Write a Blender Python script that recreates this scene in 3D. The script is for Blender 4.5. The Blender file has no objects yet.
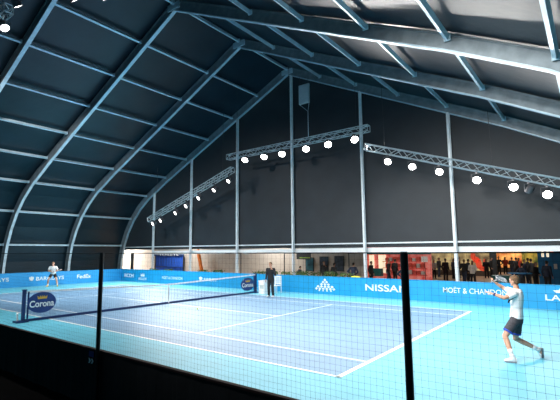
import bpy, bmesh, math, random
from mathutils import Vector, Matrix
random.seed(4)
SC = bpy.context.scene
COL = SC.collection
V = Vector
PI = math.pi

# ------------------------------------------------------------------ camera, world, exposure
FPX, YAW, PITCH, ROLL = 418.38, -0.6626, 0.1218, -0.0051
CAM = V((15.9928, -13.0087, 2.4249))
_f = V((math.sin(YAW) * math.cos(PITCH), math.cos(YAW) * math.cos(PITCH), math.sin(PITCH)))
_r = V((math.cos(YAW), -math.sin(YAW), 0))
_u = _r.cross(_f)
_r2 = math.cos(ROLL) * _r + math.sin(ROLL) * _u
_u2 = -math.sin(ROLL) * _r + math.cos(ROLL) * _u
cd = bpy.data.cameras.new('camera')
cd.sensor_width = 36.0
cd.lens = 36.0 * FPX / 560.0
cd.shift_x = 14.03 / 560.0
cd.clip_start = 0.05
cd.clip_end = 300
cam = bpy.data.objects.new('camera', cd)
COL.objects.link(cam)
cam.matrix_world = Matrix(((_r2.x, _u2.x, -_f.x, CAM.x), (_r2.y, _u2.y, -_f.y, CAM.y), (_r2.z, _u2.z, -_f.z, CAM.z), (0, 0, 0, 1)))
SC.camera = cam

def pix(u, v, y):
    """world point at depth plane y seen at picture point (u, v): used to take measurements for placing figures"""
    d = ((u - 265.97) / FPX) * _r2 + ((200 - v) / FPX) * _u2 + _f
    return CAM + d * ((y - CAM.y) / d.y)

w = bpy.data.worlds.new('world')
SC.world = w
w.use_nodes = True
w.node_tree.nodes['Background'].inputs[0].default_value = (0.10, 0.50, 0.75, 1)
w.node_tree.nodes['Background'].inputs[1].default_value = 0.15
SC.view_settings.view_transform = 'Standard'
SC.view_settings.look = 'None'
SC.view_settings.gamma = 1
SC.view_settings.use_curve_mapping = False
SC.view_settings.exposure = 0.0

FLOOD_W = 950       # middle truss
SIDE_W = 480        # sloping trusses
NEAR_W = 1900        # seen and added lamps over the camera side of the court
HALL_W = 40          # each unseen ceiling light added in the hall behind the gable

# ------------------------------------------------------------------ materials
def mat(name, col, rough=0.6, metal=0.0, emit=None, estr=0.0, noise=0.0, nscale=6.0, bump=0.0, bscale=20.0, spec=0.5, col2=None):
    m = bpy.data.materials.new(name)
    m.use_nodes = True
    nt = m.node_tree
    b = nt.nodes['Principled BSDF']
    b.inputs['Base Color'].default_value = (*col, 1)
    b.inputs['Roughness'].default_value = rough
    b.inputs['Metallic'].default_value = metal
    b.inputs['Specular IOR Level'].default_value = spec
    if emit:
        b.inputs['Emission Color'].default_value = (*emit, 1)
        b.inputs['Emission Strength'].default_value = estr
    tc = nt.nodes.new('ShaderNodeTexCoord')
    if noise or col2:
        n = nt.nodes.new('ShaderNodeTexNoise')
        n.inputs['Scale'].default_value = nscale
        n.inputs['Detail'].default_value = 4
        nt.links.new(tc.outputs['Object'], n.inputs['Vector'])
        r = nt.nodes.new('ShaderNodeValToRGB')
        c2 = col2 or tuple(min(1, c * (1 + noise)) for c in col)
        c1 = col if col2 else tuple(c * (1 - noise) for c in col)
        r.color_ramp.elements[0].position = 0.35
        r.color_ramp.elements[1].position = 0.65
        r.color_ramp.elements[0].color = (*c1, 1)
        r.color_ramp.elements[1].color = (*c2, 1)
        nt.links.new(n.outputs['Fac'], r.inputs[0])
        nt.links.new(r.outputs[0], b.inputs['Base Color'])
        if emit and estr:
            nt.links.new(r.outputs[0], b.inputs['Emission Color'])
    if bump:
        n2 = nt.nodes.new('ShaderNodeTexNoise')
        n2.inputs['Scale'].default_value = bscale
        n2.inputs['Detail'].default_value = 3
        nt.links.new(tc.outputs['Object'], n2.inputs['Vector'])
        bp = nt.nodes.new('ShaderNodeBump')
        bp.inputs['Strength'].default_value = bump
        bp.inputs['Distance'].default_value = 0.05
        nt.links.new(n2.outputs['Fac'], bp.inputs['Height'])
        nt.links.new(bp.outputs[0], b.inputs['Normal'])
    return m

M = dict(
    run=mat('turquoise_court_paint', (0.11, 0.45, 0.60), 0.50, noise=0.05, nscale=1.5, bump=0.05, bscale=150, spec=.3),
    court=mat('slate_blue_court_paint', (0.135, 0.265, 0.42), 0.48, noise=0.05, nscale=1.5, bump=0.05, bscale=150, spec=.3),
    line=mat('white_court_paint', (0.85, 0.87, 0.86), 0.5, noise=0.02),
    blackfloor=mat('black_carpet', (0.004, 0.0035, 0.0035), 0.95, noise=0.2, nscale=40, spec=0.05),
    skin_roof=mat('dark_tent_fabric', (0.006, 0.018, 0.028), 0.38, noise=0.12, nscale=0.7, bump=0.5, bscale=0.9, spec=0.42),
    skin_gable=mat('charcoal_gable_fabric', (0.023, 0.028, 0.034), 0.55, noise=0.10, nscale=0.8, bump=0.3, bscale=1.2, spec=0.4),
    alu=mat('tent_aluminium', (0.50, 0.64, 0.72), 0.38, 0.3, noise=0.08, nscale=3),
    alu_web=mat('shaded_rafter_web', (0.22, 0.27, 0.30), 0.45, 0.4, noise=0.15, nscale=3),  # shade put into the web colour; the lighter flange carries the floor bounce
    alu_bright=mat('bright_truss_aluminium', (0.55, 0.60, 0.62), 0.33, 0.6, noise=0.06, nscale=8),
    post=mat('gable_post_aluminium', (0.72, 0.77, 0.80), 0.4, 0.1, noise=0.06, nscale=3),
    white=mat('white_enamel', (0.92, 0.92, 0.92), 0.5, noise=0.03, nscale=5),
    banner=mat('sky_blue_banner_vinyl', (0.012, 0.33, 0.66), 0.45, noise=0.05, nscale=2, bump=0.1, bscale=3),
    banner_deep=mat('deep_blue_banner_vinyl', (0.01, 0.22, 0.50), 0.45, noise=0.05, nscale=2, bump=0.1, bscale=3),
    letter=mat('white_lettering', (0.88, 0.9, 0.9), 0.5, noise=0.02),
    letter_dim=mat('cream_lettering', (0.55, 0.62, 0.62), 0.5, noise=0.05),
    navy=mat('navy_paint', (0.008, 0.030, 0.13), 0.35, noise=0.1),
    navy_sign=mat('navy_sign_panel', (0.010, 0.045, 0.20), 0.4, noise=0.05),
    gold=mat('gold_paint', (0.75, 0.45, 0.06), 0.4, 0.2, noise=0.1, nscale=12),
    blackcloth=mat('black_barrier_cloth', (0.006, 0.006, 0.007), 0.9, noise=0.3, nscale=3, bump=0.4, bscale=2.0),
    maroon=mat('maroon_edge_tape', (0.018, 0.003, 0.003), 0.9, noise=0.1),
    blackpaint=mat('black_paint', (0.006, 0.006, 0.007), 0.5, noise=0.1),
    thread=mat('dark_net_thread', (0.010, 0.018, 0.026), 0.8, noise=0.1),
    netthread=mat('black_tennis_net_thread', (0.03, 0.05, 0.08), 0.8, noise=0.1),
    tape=mat('white_net_tape', (0.85, 0.86, 0.86), 0.6, noise=0.03),
    lens=mat('lit_lamp_lens', (1, 1, 1), 0.3, emit=(1.0, 0.98, 0.94), estr=28),
    lens_side=mat('lit_side_lamp_lens', (1, 1, 1), 0.3, emit=(1.0, 0.97, 0.92), estr=9),
    lamp=mat('lamp_housing_grey', (0.10, 0.10, 0.11), 0.4, 0.4, noise=0.1),
    reflector=mat('polished_reflector', (0.7, 0.7, 0.68), 0.25, 0.8, noise=0.05),
    skin=mat('warm_skin', (0.58, 0.30, 0.20), 0.55, noise=0.06, nscale=14),
    skin_far=mat('spectator_skin', (0.42, 0.23, 0.16), 0.55, noise=0.06, nscale=14),
    eye=mat('dark_eye', (0.02, 0.015, 0.012), 0.3, noise=0.1),
    lip=mat('lips', (0.36, 0.12, 0.10), 0.5, noise=0.1),
    shirt=mat('white_sports_shirt', (0.80, 0.82, 0.84), 0.8, noise=0.03, nscale=12, bump=0.25, bscale=14),
    shorts=mat('charcoal_shorts', (0.045, 0.042, 0.052), 0.8, noise=0.2, nscale=20, bump=0.25, bscale=18),
    bluetrim=mat('royal_blue_trim', (0.02, 0.07, 0.50), 0.7, noise=0.1),
    blackshorts=mat('black_cloth', (0.010, 0.010, 0.013), 0.85, noise=0.2, nscale=20, bump=0.2, bscale=14),
    sock=mat('white_sock', (0.8, 0.8, 0.8), 0.9, noise=0.03, bump=0.3, bscale=60),
    shoe=mat('white_shoe', (0.75, 0.76, 0.78), 0.5, noise=0.06, nscale=25),
    shoe_yellow=mat('yellow_shoe', (0.80, 0.50, 0.03), 0.5, noise=0.06, nscale=25),
    sole=mat('grey_sole', (0.22, 0.23, 0.26), 0.7, noise=0.1),
    hair=mat('brown_hair', (0.16, 0.085, 0.04), 0.7, noise=0.35, nscale=45, bump=0.6, bscale=90),
    hair_dark=mat('dark_hair', (0.025, 0.018, 0.014), 0.7, noise=0.3, nscale=45, bump=0.5, bscale=90),
    suit=mat('black_tracksuit', (0.011, 0.012, 0.015), 0.75, noise=0.2, nscale=12, bump=0.2, bscale=10),
    greycoat=mat('grey_brown_coat', (0.09, 0.065, 0.05), 0.85, noise=0.2, nscale=12, bump=0.2, bscale=10),
    darkblue=mat('dark_blue_coat', (0.02, 0.03, 0.06), 0.85, noise=0.2, nscale=12),
    whitecoat=mat('pale_top', (0.6, 0.58, 0.55), 0.85, noise=0.1, nscale=12),
    redtop=mat('red_top', (0.5, 0.05, 0.03), 0.85, noise=0.1, nscale=12),
    racket=mat('grey_racket_frame', (0.20, 0.22, 0.26), 0.35, 0.3, noise=0.1),
    racket_red=mat('pale_racket_frame', (0.62, 0.50, 0.46), 0.35, 0.1, noise=0.1),
    strings=mat('racket_strings', (0.6, 0.63, 0.66), 0.6, noise=0.05),
    grip=mat('white_racket_grip', (0.7, 0.7, 0.7), 0.8, noise=0.1, nscale=60),
    ball=mat('yellow_felt', (0.62, 0.75, 0.10), 0.9, noise=0.1, nscale=60, bump=0.5, bscale=200),
    hallwall=mat('beige_hall_wall', (0.46, 0.42, 0.38), 0.7, noise=0.05, nscale=3),
    hallwall_pale=mat('cream_hall_wall', (0.78, 0.72, 0.66), 0.7, noise=0.03, nscale=3),
    hallfloor=mat('tan_hall_floor', (0.42, 0.30, 0.20), 0.6, noise=0.10, nscale=2),
    hallceil=mat('hall_ceiling_board', (0.30, 0.30, 0.30), 0.8, noise=0.05),
    curtain=mat('royal_blue_curtain', (0.008, 0.085, 0.50), 0.7, noise=0.1, nscale=8),
    orange=mat('orange_post_paint', (0.62, 0.16, 0.02), 0.5, noise=0.1),
    darksteel=mat('dark_steel', (0.05, 0.05, 0.055), 0.5, 0.5, noise=0.1),
    leaf=mat('hedge_leaf', (0.05, 0.11, 0.02), 0.7, noise=0.4, nscale=20),
    yellow=mat('yellow_cloth', (0.75, 0.68, 0.05), 0.8, noise=0.1),
    teal=mat('teal_counter', (0.015, 0.16, 0.17), 0.5, noise=0.1),
    screen=mat('poster_teal', (0.02, 0.12, 0.17), 0.5, noise=0.5, nscale=3),
    poster=mat('poster_navy', (0.03, 0.05, 0.08), 0.5, noise=0.6, nscale=4),
    signgreen=mat('sign_green_letter', (0.25, 0.42, 0.05), 0.5, noise=0.1),
    redwall=mat('red_shop_wall_glow', (0.55, 0.035, 0.03), 0.5, emit=(0.6, 0.03, 0.02), estr=0.45, col2=(0.85, 0.30, 0.25), nscale=1.8),  # emission stands in for red light on the shop wall
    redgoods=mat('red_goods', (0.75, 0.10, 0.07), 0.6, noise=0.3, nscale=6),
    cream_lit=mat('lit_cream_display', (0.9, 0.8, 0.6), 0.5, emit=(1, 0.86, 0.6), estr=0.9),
    mural_orange=mat('orange_mural_glow', (0.40, 0.06, 0.01), 0.6, emit=(0.9, 0.3, 0.05), estr=0.9, col2=(1.0, 0.50, 0.14), nscale=1.3),  # these murals and the red print get emission to look brightly lit
    mural_yellow=mat('yellow_mural_glow', (0.14, 0.09, 0.05), 0.6, emit=(0.9, 0.7, 0.3), estr=0.5, col2=(0.80, 0.64, 0.30), nscale=0.9),
    mural_green=mat('green_mural_glow', (0.04, 0.09, 0.02), 0.6, emit=(0.3, 0.4, 0.1), estr=0.6, col2=(0.75, 0.50, 0.08), nscale=1.0),
    mural_red=mat('red_figure_print_glow', (0.75, 0.09, 0.04), 0.6, emit=(0.8, 0.1, 0.05), estr=0.4, noise=0.2),
    bluepanel=mat('blue_display_panel', (0.008, 0.14, 0.32), 0.5, noise=0.2, nscale=2),
    dark=mat('dark_panel', (0.02, 0.025, 0.03), 0.6, noise=0.2),
    speaker=mat('pale_grey_cabinet', (0.40, 0.47, 0.50), 0.6, noise=0.05),
    tube=mat('added_light_panel', (1, 1, 1), 0.4, emit=(1, 0.96, 0.9), estr=3),
)

# ------------------------------------------------------------------ mesh helpers
class MB:
    def __init__(self, origin=(0, 0, 0)):
        self.bm = bmesh.new()
        self.o = V(origin)
        self.mi = 0
    def _v(self, p):
        return self.bm.verts.new(V(p) - self.o)
    def face(self, vs):
        try:
            f = self.bm.faces.new(vs)
            f.material_index = self.mi
            return f
        except ValueError:
            return None
    def poly(self, pts):
        return self.face([self._v(p) for p in pts])
    def box(self, c, s, rot=None):
        c = V(c); h = V(s) / 2
        vs = []
        for sx, sy, sz in ((-1, -1, -1), (1, -1, -1), (1, 1, -1), (-1, 1, -1), (-1, -1, 1), (1, -1, 1), (1, 1, 1), (-1, 1, 1)):
            p = V((sx * h.x, sy * h.y, sz * h.z))
            if rot is not None:
                p = rot @ p
            vs.append(self._v(c + p))
        for q in ((3, 2, 1, 0), (4, 5, 6, 7), (0, 1, 5, 4), (1, 2, 6, 5), (2, 3, 7, 6), (3, 0, 4, 7)):
            self.face([vs[i] for i in q])
        return self
    def bar(self, a, b, wdt, hgt, up=(0, 0, 1)):
        a = V(a); b = V(b); d = (b - a)
        L = d.length; d.normalize()
        up = V(up)
        if abs(d.dot(up)) > 0.98:
            up = V((0, 1, 0))
        s = d.cross(up).normalized(); t = s.cross(d)
        R = Matrix((s, d, t)).transposed()
        return self.box((a + b) / 2, (wdt, L, hgt), R)
    def tube(self, a, b, r, n=8, r2=None, cap=True):
        a = V(a); b = V(b); d = (b - a).normalized()
        x = d.orthogonal().normalized(); y = d.cross(x)
        r2 = r if r2 is None else r2
        A = [self._v(a + (x * math.cos(2 * PI * i / n) + y * math.sin(2 * PI * i / n)) * r) for i in range(n)]
        B = [self._v(b + (x * math.cos(2 * PI * i / n) + y * math.sin(2 * PI * i / n)) * r2) for i in range(n)]
        for i in range(n):
            self.face([A[i], A[(i + 1) % n], B[(i + 1) % n], B[i]])
        if cap:
            self.face(A[::-1]); self.face(B)
        return self
    def path(self, pts, r, n=6, closed=False):
        pts = [V(p) for p in pts]
        m = len(pts); rings = []
        prev = None
        for i, p in enumerate(pts):
            a = pts[(i - 1) % m] if closed or i else p
            b = pts[(i + 1) % m] if closed or i < m - 1 else p
            d = (b - a).normalized()
            x = d.orthogonal().normalized() if prev is None else (prev - d * prev.dot(d)).normalized()
            prev = x
            y = d.cross(x)
            rr = r[i] if isinstance(r, (list, tuple)) else r
            rings.append([self._v(p + (x * math.cos(2 * PI * k / n) + y * math.sin(2 * PI * k / n)) * rr) for k in range(n)])
        for i in range(m if closed else m - 1):
            A, B = rings[i], rings[(i + 1) % m]
            for k in range(n):
                self.face([A[k], A[(k + 1) % n], B[(k + 1) % n], B[k]])
        if not closed:
            self.face(rings[0][::-1]); self.face(rings[-1])
        return self
    def prism(self, pts, d):
        """closed outline extruded by vector d"""
        d = V(d)
        A = [self._v(p) for p in pts]; B = [self._v(V(p) + d) for p in pts]
        n = len(A)
        self.face(A[::-1]); self.face(B)
        for i in range(n):
            self.face([A[i], A[(i + 1) % n], B[(i + 1) % n], B[i]])
        return self
    def sphere(self, c, r, sc=(1, 1, 1), sub=2, rot=None):
        g = bmesh.ops.create_icosphere(self.bm, subdivisions=sub, radius=1.0)
        for v in g['verts']:
            p = V((v.co.x * r * sc[0], v.co.y * r * sc[1], v.co.z * r * sc[2]))
            if rot is not None:
                p = rot @ p
            v.co = p + V(c) - self.o
        for v in g['verts']:
            for f in v.link_faces:
                f.material_index = self.mi
        return self
    def loft(self, rings, n=16, caps=True):
        """rings: (centre, lateral axis * radius, forward axis * radius)"""
        R = []
        for c, a, b in rings:
            R.append([self._v(V(c) + V(a) * math.cos(2 * PI * i / n) + V(b) * math.sin(2 * PI * i / n)) for i in range(n)])
        for A, B in zip(R, R[1:]):
            for i in range(n):
                self.face([A[i], A[(i + 1) % n], B[(i + 1) % n], B[i]])
        if caps:
            self.face(R[0][::-1]); self.face(R[-1])
        return self
    def build(self, name, mats, parent=None, smooth=False, loc=None):
        bmesh.ops.recalc_face_normals(self.bm, faces=self.bm.faces)
        me = bpy.data.meshes.new(name)
        self.bm.to_mesh(me); self.bm.free()
        for m in (mats if isinstance(mats, (list, tuple)) else [mats]):
            me.materials.append(m)
        if smooth:
            for f in me.polygons:
                f.use_smooth = True
        o = bpy.data.objects.new(name, me)
        COL.objects.link(o)
        if parent is not None:
            o.parent = parent
        else:
            o.location = self.o
        return o

def tag(o, label=None, cat=None, group=None, kind=None):
    for k, val in (('label', label), ('category', cat), ('group', group), ('kind', kind)):
        if val:
            o[k] = val
    return o

def thing(name, loc, label, cat, group=None):
    o = bpy.data.objects.new(name, None)
    o.empty_display_size = 0.2
    COL.objects.link(o)
    o.location = loc
    return tag(o, label, cat, group)

def copy_tree(o, parent=None):
    c = o.copy(); COL.objects.link(c)
    if parent is not None:
        c.parent = parent
    for ch in list(o.children):
        copy_tree(ch, c)
    return c

def bake(o, smooth=True):
    """apply the modifiers of o"""
    dg = bpy.context.evaluated_depsgraph_get()
    me = bpy.data.meshes.new_from_object(o.evaluated_get(dg), depsgraph=dg)
    o.modifiers.clear()
    old = o.data
    o.data = me
    me.name = o.name
    if smooth:
        for f in me.polygons:
            f.use_smooth = True
    if old.users == 0:
        bpy.data.meshes.remove(old)
    return o

def remesh(o, voxel, it=3, fac=0.5):
    m = o.modifiers.new('r', 'REMESH'); m.mode = 'VOXEL'; m.voxel_size = voxel
    if it:
        s = o.modifiers.new('s', 'SMOOTH'); s.factor = fac; s.iterations = it
    return bake(o)

def lettering(body, o, ex, ez, x0, x1, z0, z1, m, parent, name='lettering', label=None, depth=0.006, shear=0.0, offset=0.0):
    """text fitted into a rectangle; o + ex*x + ez*z is the surface frame"""
    cu = bpy.data.curves.new(name, 'FONT')
    cu.body = body; cu.extrude = 0.5; cu.shear = shear; cu.offset = offset
    t = bpy.data.objects.new(name, cu); COL.objects.link(t)
    dg = bpy.context.evaluated_depsgraph_get()
    me = bpy.data.meshes.new_from_object(t.evaluated_get(dg), depsgraph=dg)
    bpy.data.objects.remove(t); bpy.data.curves.remove(cu)
    xs = [v.co.x for v in me.vertices]; ys = [v.co.y for v in me.vertices]
    ax, bx, ay, by = min(xs), max(xs), min(ys), max(ys)
    ex = V(ex); ez = V(ez); n = ex.cross(ez)
    base = V(o) - (parent.location if parent is not None else V((0, 0, 0)))
    for v in me.vertices:
        X = x0 + (v.co.x - ax) / (bx - ax) * (x1 - x0)
        Z = z0 + (v.co.y - ay) / (by - ay) * (z1 - z0)
        v.co = base + ex * X + ez * Z + n * ((v.co.z + 0.5) * depth)
    me.materials.clear(); me.materials.append(m)
    ob = bpy.data.objects.new(name, me); COL.objects.link(ob)
    if parent is not None:
        ob.parent = parent
    if label:
        ob['label'] = label
    return ob

def structure(o):
    o['kind'] = 'structure'
    return o

# ------------------------------------------------------------------ floor: run-off, court, lines in one surface
GY = 10.05                    # gable plane
f = MB()
f.mi = 0
f.poly([(-19.6, -9.2, 0), (19.6, -9.2, 0), (19.6, GY + 0.1, 0), (-19.6, GY + 0.1, 0)])
f.mi = 3
f.poly([(-19.6, -18, 0), (19.6, -18, 0), (19.6, -9.2, 0), (-19.6, -9.2, 0)])
f.mi = 1
f.poly([(-11.885, -5.485, .003), (11.885, -5.485, .003), (11.885, 5.485, .003), (-11.885, 5.485, .003)])
f.mi = 2
def line(x0, y0, x1, y1, wd):
    a = V((x0, y0, .006)); b = V((x1, y1, .006))
    d = (b - a).normalized(); s = V((-d.y, d.x, 0)) * wd / 2
    f.poly([a - s, b - s, b + s, a + s])
for y in (-5.485, 5.485):
    line(-11.93, y, 11.93, y, .07)
for y in (-4.115, 4.115):
    line(-11.885, y, 11.885, y, .06)
for x in (-11.885, 11.885):
    line(x, -5.51, x, 5.51, .11)
for x in (-6.4, 6.4):
    line(x, -4.115, x, 4.115, .06)
line(-6.4, 0, 6.4, 0, .06)
line(11.885, 0, 11.72, 0, .05); line(-11.885, 0, -11.72, 0, .05)
structure(f.build('floor', [M['run'], M['court'], M['line'], M['blackfloor']]))

# ------------------------------------------------------------------ tent: roof skin, gable, arches, purlins
PROF = [(0, 14.65), (2.5, 13.45), (5, 12.25), (7.6, 11.0), (10.2, 9.75), (12.8, 8.5), (15.4, 7.12), (16.6, 6.25), (17.6, 5.25), (18.4, 4.1), (18.95, 2.9), (19.25, 1.6), (19.4, 0.0)]
def normals(P):
    out = []
    for i in range(len(P)):
        a = P[max(0, i - 1)]; b = P[min(len(P) - 1, i + 1)]
        d = V((b[0] - a[0], 0, b[1] - a[1])).normalized()
        n = V((-d.z, 0, d.x))
        if n.z < 0 and n.x < 0:
            n = -n
        out.append(n)
    out[0] = V((0, 0, 1)) ; out[-1] = V((1, 0, 0))
    return out
NRM = normals(PROF)
def prof(off, side):
    return [V((side * (x + n.x * off), 0, z + n.z * off)) if i else V((0, 0, z + off * 1.1)) for i, ((x, z), n) in enumerate(zip(PROF, NRM))]
s = MB()
ring = list(reversed(prof(.60, -1))) + prof(.60, 1)[1:]
ring2 = list(reversed(prof(.64, -1))) + prof(.64, 1)[1:]
Y0, Y1 = -18.0, GY + .3
rows = [[s._v((p.x, y, p.z)) for p in rr] for rr, y in ((ring, Y0), (ring, Y1), (ring2, Y1), (ring2, Y0))]
for a, b in ((0, 1), (1, 2), (2, 3), (3, 0)):
    for i in range(len(ring) - 1):
        s.face([rows[a][i], rows[a][i + 1], rows[b][i + 1], rows[b][i]])
structure(s.build('ceiling', M['skin_roof'], smooth=False))

# gable fabric above the hall opening
gz = 2.80
g = MB()
out = [p for p in list(reversed(prof(.55, -1))) + prof(.55, 1)[1:] if p.z > gz]
left_x = -19.0 - .48; right_x = 19.48
outline = [(left_x, GY + .16, gz)] + [(p.x, GY + .16, p.z) for p in out] + [(right_x, GY + .16, gz)]
g.prism(outline, (0, .05, 0))
structure(g.build('wall_gable', M['skin_gable']))
t = MB(); t.box((0, GY + .12, 2.86), (38.6, .10, .08)); structure(t.build('trim_1', M['post']))
t = MB()
zl, zr_ = pix(160, 252.6, GY + .25).z, pix(545, 248.2, GY + .25).z
xl_, xr_ = pix(160, 252, GY + .25).x, pix(545, 248, GY + .25).x
sl_ = (zr_ - zl) / (xr_ - xl_)
za_, zb_ = zl + sl_ * (-14.8 - xl_), zl + sl_ * (19 - xl_)
t.bar((-14.8, GY + .46, za_), (19, GY + .46, zb_), .40, .29); t.bar((-14.8, GY + .26, za_ + .12), (19, GY + .26, zb_ + .12), .05, .05)
structure(t.build('trim_2', M['white']))
t = MB(); t.box((0, GY + .22, 2.72), (38.4, .03, .20)); structure(t.build('trim_3', M['dark']))

ARCH = [(GY, 'against the dark gable wall'), (5.0, 'standing level with the far service boxes'), (0.0, 'whose foot is behind the far player'), (-5.0, 'cut off by the upper left corner')]
for ay, where in ARCH:
    root = thing('tent_arch', (0, ay, 0), 'grey aluminium tent arch ' + where, 'tent frame', 'arches of the tent')
    for side in (-1, 1):
        b = MB()
        def sweep(o0, o1, wd):
            A = prof(o0, side); B = prof(o1, side)
            R = []
            for p, q in zip(A, B):
                R.append([b._v((p.x, -wd / 2, p.z)), b._v((p.x, wd / 2, p.z)), b._v((q.x, wd / 2, q.z)), b._v((q.x, -wd / 2, q.z))])
            for P, Q in zip(R, R[1:]):
                for k in range(4):
                    b.face([P[k], P[(k + 1) % 4], Q[(k + 1) % 4], Q[k]])
            b.face(R[0][::-1]); b.face(R[-1])
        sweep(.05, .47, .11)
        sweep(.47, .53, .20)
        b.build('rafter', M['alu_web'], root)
        b = MB(); sweep(0, .05, .19); q = b.build('lower_flange', M['alu'], root); q['label'] = 'lower flange in lighter floor-bounce tone'
        b = MB(); b.box((side * 19.65, 0, .02), (.8, .5, .04)); b.build('base_plate', M['alu'], root)
    b = MB(); b.box((0, 0, 14.86), (.9, .27, .34)); b.build('ridge_plate', M['alu'], root)
# purlins between the arches
slots = [0, 1, 2, 3, 4, 5, 6, 8, 10]
names = ['ridge purlin', 'first purlin below the ridge', 'second purlin below the ridge', 'third purlin below the ridge', 'fourth purlin below the ridge',
         'fifth purlin below the ridge', 'purlin at the shoulder', 'purlin on the curved wall', 'purlin at door height']
bays = [(5.0, GY, 'next to the gable'), (0.0, 5.0, 'second bay from the gable'), (-5.0, 0.0, 'third bay from the gable'), (-10.0, -5.0, 'fourth bay from the gable')]
protos = {}
for y0, y1, bay in bays:
    for si, nm in zip(slots, names):
        for side in (-1, 1):
            if side == 1 and (si == 0 or si > 6):
                continue
            if y0 < -6 and (side == 1 or si < 2):
                continue
            if y0 < -2 and side == 1 and si < 2:
                continue
            p = prof(.36, side)[si]
            n = NRM[si]; n = V((n.x * side, 0, n.z)) if si else V((0, 0, 1))
            b = MB((p.x, y0 + .13, p.z))
            b.bar((p.x, y0 + .13, p.z), (p.x, y1 - .13, p.z), .11, .15, up=n)
            b.box((p.x, y0 + .16, p.z), (.2, .06, .2)); b.box((p.x, y1 - .16, p.z), (.2, .06, .2))
            o = b.build('roof_purlin', M['alu'])
            lab = f'aluminium {nm}' + ('' if si == 0 else (', left roof slope,' if side < 0 else ', right roof slope,')) + f' {bay}'
            tag(o, lab, 'purlin', 'purlins of the tent roof')
# gable posts
def roof_z(x):
    x = abs(x)
    for (a, za), (b_, zb) in zip(PROF, PROF[1:]):
        if a <= x <= b_:
            return za + (zb - za) * (x - a) / (b_ - a)
    return 0
for i, (x, nm) in enumerate([(-14.6, 'beside the blue curtain, shortest of the row'), (-9.75, 'beside the slanting orange post'), (-4.7, 'behind the far net post'),
                             (.27, 'under the ridge, tallest of the row'), (5.35, 'beside the red shop'), (10.35, 'in front of the yellow mural')]):
    h = roof_z(x) + .05
    root = thing('gable_post', (x, GY - .02, 0), 'pale aluminium gable post ' + nm, 'post', 'posts of the gable wall')
    b = MB(); b.box((0, 0, h / 2), (.12, .16, h)); b.box((-.075, .04, h / 2), (.03, .06, h)); b.box((.075, .04, h / 2), (.03, .06, h)); b.build('shaft', M['post'], root)
    b = MB(); b.box((0, 0, .02), (.34, .34, .04)); b.build('base_plate', M['post'], root)

# ------------------------------------------------------------------ lighting trusses and lamps
def truss(a, b, label, wd=.34, hangers=(), group='lighting trusses'):
    a = V(a); b = V(b)
    root = thing('lighting_truss', a, label, 'truss', group)
    d = (b - a).normalized(); L = (b - a).length
    s_ = d.cross(V((0, 0, 1))).normalized(); up = s_.cross(d)
    h = wd / 2
    cor = [(-h, -h), (h, -h), (h, h), (-h, h)]
    for cx, cz in cor:
        m = MB(a); p = a + s_ * cx + up * cz
        m.tube(p, p + d * L, .028, 8); m.build('chord', M['alu_bright'], root)
    m = MB(a)
    n = max(2, round(L / .42)); st = L / n
    for k in range(n):
        for i in range(4):
            c0, c1 = cor[i], cor[(i + 1) % 4]
            if k % 2:
                c0, c1 = c1, c0
            m.tube(a + s_ * c0[0] + up * c0[1] + d * (k * st), a + s_ * c1[0] + up * c1[1] + d * ((k + 1) * st), .016, 5)
    for e in (0, L):
        for i in range(4):
            c0, c1 = cor[i], cor[(i + 1) % 4]
            m.tube(a + s_ * c0[0] + up * c0[1] + d * e, a + s_ * c1[0] + up * c1[1] + d * e, .022, 6)
    m.build('lacing', M['alu_bright'], root)
    for tpos in hangers:
        p = a + d * (L * tpos)
        top = roof_z(p.x) + .2
        m = MB(a); m.tube(p + up * h, (p.x, p.y, top), .012, 6); m.build('hanging_wire', M['darksteel'], root)
    return root

def flood(pos, aim, hang_z, power, label, group, r=.19, lens=None, size=115, lit=True):
    pos = V(pos)
    root = thing('floodlight', pos, label, 'lamp', group)
    d = (V(aim) - pos).normalized()
    x = d.cross(V((0, 0, 1))).normalized(); y = x.cross(d)
    R = Matrix((x, y, d)).transposed()
    m = MB()
    prof_ = [(-.30, .07), (-.28, .12), (-.16, .14), (-.05, r * .95), (.04, r * 1.08), (.055, r * 1.08), (.05, r * 1.0), (.0, r * .98)]
    m.loft([(d * t, x * rr, y * rr) for t, rr in prof_], 20)
    for k in range(5):
        t = -.27 + k * .035
        m.loft([(d * t, x * .155, y * .155), (d * (t + .012), x * .155, y * .155)], 16)
    m.build('housing', M['lamp'], root, smooth=False)
    m = MB(); m.loft([(d * .012, x * r * .97, y * r * .97), (d * .03, x * r * .97, y * r * .97), (d * .05, x * r * .6, y * r * .6)], 20); m.build('lens', lens or M['lens'], root)
    top = V((0, 0, hang_z - pos.z))
    m = MB()
    hy = min(r + .14, max(.12, top.z - .05))
    m.path([x * (r + .05), x * (r + .05) + V((0, 0, hy)), -x * (r + .05) + V((0, 0, hy)), -x * (r + .05)], .016, 6)
    m.build('yoke', M['lamp'], root)
    m = MB(); m.tube(V((0, 0, hy)), top, .02, 6); m.box(top, (.09, .09, .09)); m.build('clamp', M['lamp'], root)
    if lit and power:
        ld = bpy.data.lights.new('lamp_beam', 'SPOT')
        ld.energy = power; ld.spot_size = math.radians(size); ld.spot_blend = .7; ld.shadow_soft_size = r
        ld.color = (1.0, .98, .94)
        lo = bpy.data.objects.new('lamp_beam', ld); COL.objects.link(lo)
        lo.parent = root
        lo.matrix_local = Matrix.Translation(d * .09) @ (-d).to_track_quat('Z', 'Y').to_matrix().to_4x4()
    return root

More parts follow.
